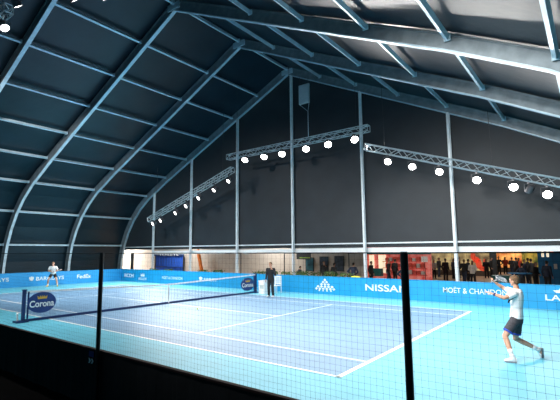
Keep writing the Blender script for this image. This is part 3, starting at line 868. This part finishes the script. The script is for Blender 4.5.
# white box and white slatted chair behind the official
r_ = thing('white_box', (pix(263.8, 290, 6.2).x, 6.2, 0), 'white upright box beside the standing official', 'box')
m = MB(); m.box((0, 0, .35), (.42, .40, .70)); m.build('body', M['white'], r_)
m = MB(); m.box((0, 0, .73), (.46, .44, .06)); m.build('lid', M['white'], r_)
m = MB(); m.box((0, -.206, .40), (.26, .012, .2)); q = m.build('label_panel', M['letter_dim'], r_)
r_ = thing('slatted_chair', (pix(275.6, 290, 6.9).x, 6.9, 0), 'white slatted chair behind the standing official', 'chair')
m = MB()
for k in range(5):
    m.box((-.19 + k * .095, 0, .44), (.07, .42, .025))
m.box((0, -.19, .42), (.46, .03, .04)); m.box((0, .19, .42), (.46, .03, .04)); m.build('seat', M['white'], r_)
m = MB()
for k in range(5):
    m.box((-.19 + k * .095, .24, .72), (.05, .022, .46))
m.box((0, .24, .95), (.48, .03, .06)); m.box((0, .24, .52), (.46, .026, .04)); m.build('backrest', M['white'], r_)
for sx in (-1, 1):
    m = MB(); m.box((sx * .22, -.19, .21), (.04, .04, .42)); m.build('leg', M['white'], r_)
    m = MB(); m.box((sx * .22, .24, .48), (.04, .04, .96)); m.build('leg', M['white'], r_)

# ------------------------------------------------------------------ people
def capsule_chain(mb, pts, rad, n=12, ends=True):
    pts = [V(p) for p in pts]
    for i in range(len(pts) - 1):
        mb.tube(pts[i], pts[i + 1], rad[i], n, rad[i + 1])
    for i, (p, r) in enumerate(zip(pts, rad)):
        if ends or 0 < i < len(pts) - 1:
            mb.sphere(p, r, sub=2)

def frame_of(J):
    lat = (V(J['sL']) - V(J['sR'])).normalized()
    up = (V(J['neck']) - V(J['pelvis'])).normalized()
    fw = lat.cross(up) * -1
    fw = (up.cross(lat) * -1)
    if fw.dot(V(J['fwd'])) < 0:
        fw = -fw
    up2 = up
    lat = (lat - up * lat.dot(up)).normalized()
    return lat, fw.normalized(), up2

def hand(mb, wrist, elbow, curl, palmdir, fine=True, k=1.0):
    """palm, four fingers and a thumb; curl 0..1, palmdir: where the palm faces"""
    w_ = V(wrist); d = (w_ - V(elbow)).normalized()
    pn = V(palmdir); pn = (pn - d * pn.dot(d)).normalized()
    sd = d.cross(pn).normalized()
    R = Matrix((sd, pn, d)).transposed()
    mb.sphere(w_ + d * .055 * k, 1, (.042 * k, .018 * k, .056 * k), 2, R)
    fr = .0092 * k
    for i, (off, ln) in enumerate(((.031, .072), (.0105, .080), (-.0105, .075), (-.031, .058))):
        b0 = w_ + d * .085 * k + sd * off * k * .9
        a1 = .35 * curl + .1; a2 = a1 + 1.0 * curl + .1; a3 = a2 + .8 * curl + .05
        p1 = b0 + (d * math.cos(a1) + pn * math.sin(a1)) * ln * .48 * k + d * .015
        p2 = p1 + (d * math.cos(a2) + pn * math.sin(a2)) * ln * .32 * k
        p3 = p2 + (d * math.cos(a3) + pn * math.sin(a3)) * ln * .26 * k
        capsule_chain(mb, [b0 - d * .02, p1, p2, p3], [fr * 1.1, fr, fr * .95, fr * .85], 8)
    b0 = w_ + d * .03 * k + sd * .03 * k
    p1 = b0 + (d * .6 + sd * .65 + pn * .35).normalized() * .045 * k
    p2 = p1 + (d * .85 + sd * .2 + pn * (.3 + .5 * curl)).normalized() * .038 * k
    capsule_chain(mb, [b0, p1, p2], [.013 * k, .011 * k, .0095 * k], 8)

def person(label, base, J, outfit, voxel=.009, group=None, bodymat='skin', hairmat='hair'):
    """J: joints in world coordinates. outfit: dict(top, sleeve 0..2, legs 'shorts'/'trousers', ...)"""
    base = V(base)
    root = thing('person', base, label, 'person', group)
    lat, fw, up = frame_of(J)
    P, Nk, Hd = V(J['pelvis']), V(J['neck']), V(J['head'])
    T = (Nk - P).length
    hf = V(J['hfwd']).normalized(); hup = (Hd - Nk).normalized() * .4 + V((0, 0, 1)) * .6
    hup = (hup - hf * hup.dot(hf)).normalized(); hl = hup.cross(hf).normalized() * -1
    HR = Matrix((hl, hf, hup)).transposed()
    def torso(off, z0=-.16, z1=1.0, neck=True):
        prof_ = [(-.18, .130, .105), (0.0, .165, .118), (.14, .158, .112), (.34, .135, .098), (.56, .152, .112), (.76, .172, .118), (.90, .165, .098), (.97, .105, .078), (1.02, .062, .06)]
        out_ = []
        for t_, a_, b_ in prof_:
            if z0 - 1e-6 <= t_ <= z1 + 1e-6:
                out_.append((P + up * (T * t_), lat * (a_ + off), fw * (b_ + off)))
        return out_
    m = MB(base)
    m.loft(torso(0, -.2, 1.1), 24)
    capsule_chain(m, [Nk - up * .05, Nk + (Hd - Nk) * .55], [.064, .055])
    # head
    m.sphere(Hd + hup * .02, 1, (.074, .096, .098), 3, HR)
    m.sphere(Hd - hup * .045 + hf * .022, 1, (.056, .070, .072), 3, HR)
    m.sphere(Hd + hf * .098 - hup * .018, 1, (.013, .020, .017), 2, HR)
    m.sphere(Hd + hf * .090 + hup * .004, 1, (.010, .014, .028), 2, HR)
    m.sphere(Hd + hf * .082 - hup * .092, 1, (.024, .018, .018), 2, HR)
    m.sphere(Hd + hf * .084 + hup * .028, 1, (.052, .016, .012), 2, HR)
    for s_ in (-1, 1):
        m.sphere(Hd + hl * (.077 * s_) - hup * .01 - hf * .005, 1, (.010, .020, .032), 2, HR)
    for s_ in 'LR':
        S, E_, W_ = V(J['s' + s_]), V(J['e' + s_]), V(J['w' + s_])
        capsule_chain(m, [S, S + (E_ - S) * .45, E_, E_ + (W_ - E_) * .35, W_], [.062, .052, .043, .044, .029])
        hand(m, W_, E_, J.get('curl' + s_, .5), J.get('palm' + s_, (0, 0, -1)))
        H_, K_, A_, T_ = V(J['h' + s_]), V(J['k' + s_]), V(J['a' + s_]), V(J['t' + s_])
        capsule_chain(m, [H_, H_ + (K_ - H_) * .4, K_, K_ + (A_ - K_) * .32, A_], [.098, .086, .058, .062, .038])
        capsule_chain(m, [A_, A_ * .55 + (V(J['heel' + s_]) * .4 + T_ * .6) * .45, A_ * .3 + (V(J['heel' + s_]) * .2 + T_ * .8) * .7], [.038, .032, .022])
    body = m.build('body', [M[bodymat], M['eye'], M['lip']], root)
    remesh(body, voxel, 3)
    me = body.data
    if len(me.materials) < 3:
        me.materials.clear()
        for q in (M[bodymat], M['eye'], M['lip']):
            me.materials.append(q)
    hd = Hd - base
    for pf in me.polygons:
        c_ = pf.center - hd
        x_, y_, z_ = c_.dot(hl), c_.dot(hf), c_.dot(hup)
        if y_ > .055:
            if abs(abs(x_) - .031) < .014 and abs(z_ - .008) < .008:
                pf.material_index = 1
            elif abs(x_) < .024 and abs(z_ + .058) < .008:
                pf.material_index = 2
    # hair
    m = MB(base)
    m.sphere(Hd + hup * .036 - hf * .016, 1, (.083, .098, .094), 3, HR)
    m.sphere(Hd - hup * .01 - hf * .045, 1, (.074, .062, .075), 3, HR)
    m.sphere(Hd + hup * .085 + hf * .045, 1, (.055, .045, .026), 2, HR)
    if outfit.get('long'):
        m.sphere(Hd - hup * .10 - hf * .055, 1, (.085, .045, .13), 3, HR)
    ob = m.build('hair', M[hairmat], root)
    remesh(ob, .012, 2)
    # cut the hair away from the face
    bm = bmesh.new(); bm.from_mesh(ob.data)
    kill = [f_ for f_ in bm.faces if ((f_.calc_center_median() - hd).dot(hf) > .03 and (f_.calc_center_median() - hd).dot(hup) < .055)]
    bmesh.ops.delete(bm, geom=kill, context='FACES'); bm.to_mesh(ob.data); bm.free()
    # top
    m = MB(base)
    hem = outfit.get('hem', -.08)
    rings = torso(.022, .1, 1.03)
    c0 = P + up * (T * hem)
    rings = [(c0, lat * .188, fw * .142), (P + up * (T * .02), lat * .186, fw * .140)] + rings
    m.loft(rings, 24)
    sl = outfit.get('sleeve', .6)
    for s_ in 'LR':
        S, E_, W_ = V(J['s' + s_]), V(J['e' + s_]), V(J['w' + s_])
        m.sphere(S, .078, sub=2)
        m.tube(P + up * (T * .80), S, .11, 14, .078)
        if sl <= 1:
            m.tube(S, S + (E_ - S) * sl, .076, 16, .072)
        else:
            m.tube(S, E_, .074, 16, .060); m.sphere(E_, .060); m.tube(E_, E_ + (W_ - E_) * .97, .060, 16, .043)
    ob = m.build(outfit.get('topname', 'shirt'), M[outfit['top']], root)
    remesh(ob, max(voxel, .011), 3)
    if 'toplabel' in outfit:
        ob['label'] = outfit['toplabel']
    # legs
    m = MB(base)
    m.loft([(P + up * (T * .16), lat * .172, fw * .126), (P + up * (T * .0), lat * .184, fw * .138), (P - up * (T * .18), lat * .165, fw * .130)], 22)
    for s_ in 'LR':
        H_, K_, A_ = V(J['h' + s_]), V(J['k' + s_]), V(J['a' + s_])
        if outfit['legs'] == 'shorts':
            e_ = H_ + (K_ - H_) * outfit.get('shortlen', .78)
            m.sphere(H_, .108); m.tube(H_, e_, .106, 20, .104)
        else:
            m.sphere(H_, .108); m.tube(H_, K_, .108, 18, .078); m.sphere(K_, .078); m.tube(K_, A_ + (A_ - K_) * .06, .078, 18, .066)
    ob = m.build(outfit['legs'], M[outfit['legmat']], root)
    remesh(ob, max(voxel, .011), 3)
    if outfit.get('trim'):
        for s_ in 'LR':
            H_, K_ = V(J['h' + s_]), V(J['k' + s_])
            t1 = outfit.get('shortlen', .78)
            m = MB(base); d_ = (K_ - H_).normalized(); e_ = H_ + (K_ - H_) * t1
            x_ = d_.orthogonal().normalized(); y_ = d_.cross(x_)
            m.loft([(e_ - d_ * .03, x_ * .104, y_ * .104), (e_ + d_ * .006, x_ * .107, y_ * .107), (e_ + d_ * .006, x_ * .095, y_ * .095)], 24)
            tb = m.build('hem_trim', M[outfit['trim']], ob, smooth=True); tb['label'] = 'blue hem band'
    for s_ in 'LR':
        K_, A_, H_, T_ = V(J['k' + s_]), V(J['a' + s_]), V(J['heel' + s_]), V(J['t' + s_])
        if outfit.get('sock'):
            m = MB(base); d_ = (K_ - A_).normalized()
            capsule_chain(m, [A_ - d_ * .02, A_ + d_ * .05, A_ + d_ * outfit['sock']], [.048, .044, .054], 16, ends=False)
            m.build('sock', M['sock'], root, smooth=True)
        # shoe: heel to toe along the foot, flat sole underneath
        fd = (T_ - H_).normalized(); sd_ = V(J.get('footside' + s_, fd.cross(V((0, 0, 1)))) ).normalized()
        fu = sd_.cross(fd).normalized()
        if fu.dot(A_ - (H_ + T_) / 2) < 0:
            fu = -fu
        m = MB(base); L_ = (T_ - H_).length
        m.loft([(H_ - fd * .01 + fu * .055, sd_ * .028, fu * .045), (H_ + fd * .03 + fu * .06, sd_ * .042, fu * .055), (H_ + fd * L_ * .45 + fu * .055, sd_ * .043, fu * .05),
                (H_ + fd * L_ * .72 + fu * .042, sd_ * .050, fu * .034), (H_ + fd * L_ * .95 + fu * .035, sd_ * .040, fu * .026), (T_ + fd * .015 + fu * .03, sd_ * .018, fu * .014)], 16)
        capsule_chain(m, [H_ + fd * .055 + fu * .08, A_ + (A_ - (H_ + fd * .055)).normalized() * .01], [.05, .047], 14)
        sh = m.build('shoe', M[outfit.get('shoe', 'shoe')], root)
        remesh(sh, .009, 2)
        m = MB(base)
        pts_ = []
        for t_, wd_ in ((-.03, .02), (.0, .036), (.2, .042), (.45, .038), (.72, .050), (.92, .044), (1.04, .02)):
            pts_.append((t_, wd_))
        outl = [H_ + fd * L_ * t_ + sd_ * wd_ for t_, wd_ in pts_] + [H_ + fd * L_ * t_ - sd_ * wd_ for t_, wd_ in reversed(pts_)]
        m.prism([p_ + fu * .0 for p_ in outl], fu * .022)
        m.build('sole', M['sole'], sh)
    return root

def standing(base, heading, height=1.78, arms='down', lean=0.0, stride=0.0, turn=0.0):
    """joints of a standing figure facing heading (radians, 0 = towards -y)"""
    k = height / 1.80
    c, s_ = math.cos(heading), math.sin(heading)
    def W(x, y, z):
        y2 = y * k; x2 = x * k
        return V((base[0] + x2 * c - y2 * s_, base[1] + x2 * s_ + y2 * c, base[2] + z * k))
    def D(x, y, z):
        return V((x * c - y * s_, x * s_ + y * c, z))
    J = dict(pelvis=W(0, 0, .96), neck=W(0, -lean * .55, 1.48), head=W(0, -.03 - lean * .7, 1.665), fwd=D(0, -1, 0), hfwd=D(math.sin(turn), -math.cos(turn), -.08),
             sL=W(.19, -lean * .5, 1.42), sR=W(-.19, -lean * .5, 1.42),
             hL=W(.09, 0, .92), hR=W(-.09, 0, .92), kL=W(.11, -.03 - stride * .5, .5), kR=W(-.11, -.02 + stride * .3, .5),
             aL=W(.12, .02 - stride, .09), aR=W(-.12, .02 + stride, .09 + stride * .12))
    for s2, sx in (('L', 1), ('R', -1)):
        st = -stride if s2 == 'L' else stride
        J['heel' + s2] = W(.12 * sx, .07 + st, 0.0 + (stride * .12 if s2 == 'R' else 0)); J['t' + s2] = W(.15 * sx, -.19 + st, 0.0)
        if arms == 'down':
            J['e' + s2] = W(.25 * sx, .03, 1.13); J['w' + s2] = W(.26 * sx, -.07, .87); J['palm' + s2] = D(-sx, 0, 0); J['curl' + s2] = .5
        elif arms == 'front':
            J['e' + s2] = W(.26 * sx, 0, 1.13); J['w' + s2] = W(.09 * sx, -.23, 1.02); J['palm' + s2] = D(0, 1, 0); J['curl' + s2] = .6
        elif arms == 'hips':
            J['e' + s2] = W(.40 * sx, .08, 1.16); J['w' + s2] = W(.20 * sx, -.06, 1.0); J['palm' + s2] = D(-sx, 0, 0); J['curl' + s2] = .8
        elif arms == 'phone':
            if s2 == 'L':
                J['e' + s2] = W(.28, -.04, 1.13); J['w' + s2] = W(.16, -.17, 1.42)
            else:
                J['e' + s2] = W(-.25, .03, 1.13); J['w' + s2] = W(-.24, -.09, .88)
            J['palm' + s2] = D(-sx, 0, 0); J['curl' + s2] = .8
    return J

def racket(name_label, hand_pos, direction, face_n, frame_m, group=None):
    hp = V(hand_pos); d = V(direction).normalized(); n = V(face_n); n = (n - d * n.dot(d)).normalized(); s_ = d.cross(n)
    b0 = hp - d * .06
    r_ = thing('tennis_racket', b0, name_label, 'racket', group)
    m = MB(b0); m.tube(b0, b0 + d * .20, .017, 10); m.tube(b0, b0 + d * .012, .02, 10); m.build('grip', M['grip'], r_)
    hc = b0 + d * .515
    m = MB(b0)
    m.path([hc + s_ * (.125 * math.sin(2 * PI * i / 36)) - d * (.165 * math.cos(2 * PI * i / 36)) for i in range(36)], .011, 8, closed=True)
    m.build('hoop', frame_m, r_)
    m = MB(b0); m.tube(b0 + d * .18, b0 + d * .24, .014, 8)
    for q in (-1, 1):
        m.path([b0 + d * .24, b0 + d * .30 + s_ * (.04 * q), hc - d * .13 + s_ * (.075 * q)], .010, 8)
    m.build('throat', frame_m, r_)
    m = MB(b0)
    for i in range(-6, 7):
        x_ = i * .018; h_ = .165 * math.sqrt(max(0, 1 - (x_ / .125) ** 2))
        m.tube(hc + s_ * x_ - d * h_, hc + s_ * x_ + d * h_, .0013, 4)
    for i in range(-8, 9):
        y_ = i * .0185; h_ = .125 * math.sqrt(max(0, 1 - (y_ / .165) ** 2))
        m.tube(hc + d * y_ - s_ * h_, hc + d * y_ + s_ * h_, .0013, 4)
    m.build('strings', M['strings'], r_)
    return r_

# --- the near player, right of the picture
J = dict(pelvis=pix(516.5, 317.5, -1.90), neck=pix(517, 289.2, -1.88), head=pix(514.3, 280.9, -1.90),
         fwd=(-.95, .25, 0), hfwd=(-.93, .34, -.08),
         sL=pix(514, 294.0, -2.08), eL=pix(504.5, 298, -2.22), wL=pix(493.5, 294, -2.20), palmL=(0, .2, -1), curlL=.25,
         sR=pix(512.5, 291.5, -1.70), eR=pix(503.5, 288, -1.56), wR=pix(496, 283.2, -1.66), palmR=(.6, .2, .8), curlR=.95,
         hL=pix(515.5, 319.5, -1.99), kL=pix(505, 336, -2.12), aL=pix(512.3, 356.5, -2.27),
         heelL=pix(516.5, 362.0, -2.27), tL=pix(505, 362.3, -2.30),
         hR=pix(517.5, 319.5, -1.81), kR=pix(515.5, 338.5, -1.76), aR=pix(538.5, 349.5, -1.50),
         heelR=pix(542.8, 348.5, -1.47), tR=pix(543.4, 357.8, -1.43), footsideR=(.25, 1, 0))
for kk in ('heelL', 'tL'):
    J[kk].z = 0.0
base = V((14.42, -2.0, 0))
pl = person('tennis player in white shirt and charcoal shorts, seen from behind, striking forward', base, J,
            dict(top='shirt', sleeve=.62, hem=-.02, legs='shorts', legmat='shorts', trim='bluetrim', sock=.15, shortlen=.74), voxel=.007)
# black side stripe on the shirt and wristband
m = MB(base)
c = pix(511.5, 299.0, -2.07)
m.path([pix(516.5, 296.5, -2.10), pix(512.5, 298.0, -2.125), pix(509.5, 299.8, -2.085), pix(508.3, 302.5, -2.02)], [.012, .02, .022, .016], 8)
q = m.build('side_stripe', M['blackshorts'], pl, smooth=True); q['label'] = 'black stripe below the near armpit'
m = MB(base); d_ = (J['wL'] - J['eL']).normalized(); x_ = d_.orthogonal().normalized(); y_ = d_.cross(x_)
m.loft([(J['wL'] - d_ * .045, x_ * .036, y_ * .036), (J['wL'] - d_ * .005, x_ * .036, y_ * .036)], 16); m.build('wristband', M['navy'], pl)
hp = J['wR'] + (J['wR'] - J['eR']).normalized() * .085
racket('grey tennis racket swung by the player at the right', hp, pix(504.5, 278.5, -1.10) - hp, (.5, -.35, .75), M['racket'])

# --- the far player
bx = V((-14.75, 1.55, 0))
Jf = standing(bx, math.radians(52), 1.86, 'front')
def Wf(x, y, z):
    c_, s_ = math.cos(math.radians(52)), math.sin(math.radians(52)); k = 1.86 / 1.8
    return V((bx.x + (x * c_ - y * s_) * k, bx.y + (x * s_ + y * c_) * k, z * k))
Jf.update(pelvis=Wf(0, .05, .88), neck=Wf(0, -.08, 1.39), head=Wf(0, -.13, 1.575), sL=Wf(.19, -.06, 1.33), sR=Wf(-.19, -.06, 1.33),
          hL=Wf(.09, .05, .85), hR=Wf(-.09, .05, .85), kL=Wf(.25, -.10, .49), kR=Wf(-.25, -.10, .49), aL=Wf(.31, .02, .09), aR=Wf(-.31, .02, .09),
          heelL=Wf(.30, .07, 0), heelR=Wf(-.30, .07, 0), tL=Wf(.36, -.19, 0), tR=Wf(-.36, -.19, 0),
          eL=Wf(.30, -.05, 1.08), eR=Wf(-.30, -.05, 1.08), wL=Wf(.17, -.28, 1.04), wR=Wf(.02, -.30, .99), palmL=(0, 0, 1), palmR=(0, 0, 1), curlL=.8, curlR=.9)
person('tennis player in white shirt, black shorts and yellow shoes, waiting at the far end', bx, Jf,
       dict(top='shirt', sleeve=.7, hem=-.05, legs='shorts', legmat='blackshorts', sock=.12, shortlen=.62, shoe='shoe_yellow'), voxel=.009, hairmat='hair')
hp = (Jf['wL'] + Jf['wR']) / 2 + V((.06, -.03, 0))
racket('pale tennis racket held across the waiting far player', hp, Wf(.8, -.55, 1.22) - Wf(.1, -.29, 1.02), (.3, -.2, .9), M['racket_red'])

# --- the standing official
bo = V((2.2, 5.05, 0))
Jo = standing(bo, math.radians(12), 1.86, 'phone', turn=-.25)
person('official in black tracksuit standing by the far net post, hand to chin', bo, Jo,
       dict(top='suit', topname='jacket', sleeve=2, hem=-.10, legs='trousers', legmat='suit', sock=0, shoe='shoe'), voxel=.010)

# --- spectators in the hall: four built, the rest copied
def spectator(proto_args):
    lab, arms, ht, stride, top, legm, hairm, longh = proto_args
    Jp = standing((0, 0, 0), 0, ht, arms, stride=stride, lean=.05)
    return person(lab, (0, 0, 0), Jp, dict(top=top, topname='coat', sleeve=2, hem=-.22, legs='trousers', legmat=legm, shoe='sole', long=longh), voxel=.014,
                  group='spectators in the hall', bodymat='skin_far', hairmat=hairm)
protos = [spectator(('', 'down', 1.80, 0, 'suit', 'blackshorts', 'hair_dark', False)),
          spectator(('', 'front', 1.74, 0, 'greycoat', 'blackshorts', 'hair', True)),
          spectator(('', 'hips', 1.80, 0, 'darkblue', 'suit', 'hair_dark', False)),
          spectator(('', 'phone', 1.78, .16, 'suit', 'darkblue', 'hair', False))]
used = [False] * 4
PEOPLE = [  # u of the head, y, proto, heading, label, coat
    (299.5, 11.6, 2, 2.6, 'person in black stooping just behind the banner, left of the posters', None, .78),
    (324.0, 12.6, 3, .4, 'person in black in front of the middle poster', None, .97),
    (333.5, 12.6, 0, 2.9, 'person in black between the two dark posters', None, .90),
    (353.0, 12.2, 2, 3.1, 'broad person in black left of the gable post by the red shop', None, .93),
    (370.5, 15.0, 0, 1.4, 'person in dark clothes at the left end of the red shop', None, .95),
    (388.0, 17.5, 3, 2.0, 'person in dark clothes in front of the lit cream panels', None, 1.0),
    (402.5, 12.6, 2, 3.0, 'broad person in black hidden by the thick netting post', None, .84),
    (429.5, 22.5, 0, 2.2, 'person in black right beside the white notice', None, 1.0),
    (433.5, 24.5, 1, .8, 'person in a pale top behind the pair at the white notice', 'whitecoat', .95),
    (445.0, 22.0, 0, 2.9, 'person in black standing alone with legs apart, left of the gable post', None, 1.0),
    (453.0, 25.0, 1, 2.4, 'person with long hair in dark clothes, right of the lone black figure', 'darkblue', 1.0),
    (463.5, 20.0, 3, 2.9, 'person in dark clothes directly right of the white gable post', None, 1.0),
    (472.0, 19.0, 1, 3.0, 'person in a brown coat below the red figure print', None, .98),
    (490.5, 29.0, 0, 1.6, 'person in black beside the dark upright panel', None, 1.0),
    (498.5, 34.0, 2, .5, 'person in black before the left end of the orange wall', None, 1.0),
    (511.5, 31.2, 3, 2.7, 'person in black before the middle of the orange wall', None, 1.0),
    (521.0, 16.5, 2, 2.4, 'large dark figure right behind the near player’s head', None, .92),
    (527.0, 26.0, 0, 2.0, 'person in black left of the green display wall', None, 1.0),
    (534.5, 17.0, 1, 1.2, 'person in dark clothes left of the standing table', 'suit', .98),
    (546.0, 16.8, 0, 2.7, 'person in dark clothes against the blue column', 'darkblue', 1.0),
    (438.5, 27.0, 3, 2.5, 'person in dark clothes half behind the lone black figure', None, 1.0),
    (458.5, 27.5, 0, 1.9, 'person in grey-brown just left of the white gable post', 'greycoat', 1.0),
    (467.5, 23.0, 2, 2.2, 'person in dark blue between the gable post and the brown coat', 'darkblue', .97),
    (486.0, 27.5, 1, 3.3, 'person with long hair in black right of the red figure print', 'suit', .98),
    (505.0, 35.5, 1, 3.0, 'small distant person in red before the orange wall', 'redtop', 1.0),
    (515.5, 28.5, 0, 2.4, 'person in black above the teal counter', None, 1.0),
    (523.5, 22.0, 3, 1.0, 'person striding in dark blue behind the large dark figure', 'darkblue', 1.0),
    (531.0, 21.5, 0, 3.4, 'person in black between the standing table and the green wall', None, 1.02),
    (394.5, 18.4, 0, 2.8, 'person in black looking at the red shop shelves', None, 1.0),
    (518.5, 30.0, 1, 2.9, 'person in a red top at the right end of the orange wall', 'redtop', 1.0),
]
for u, y, pi, hd_, lab, coat, sc in PEOPLE:
    if used[pi]:
        r_ = copy_tree(protos[pi])
    else:
        r_ = protos[pi]; used[pi] = True
    p = pix(u, 262, y)
    r_.location = (p.x, y, 0); r_.rotation_euler = (0, 0, hd_); r_.scale = (sc, sc, sc)
    r_['label'] = lab
    if coat:
        for ch in r_.children:
            if ch.name.startswith('coat'):
                ch.material_slots[0].link = 'OBJECT'; ch.material_slots[0].material = M[coat]
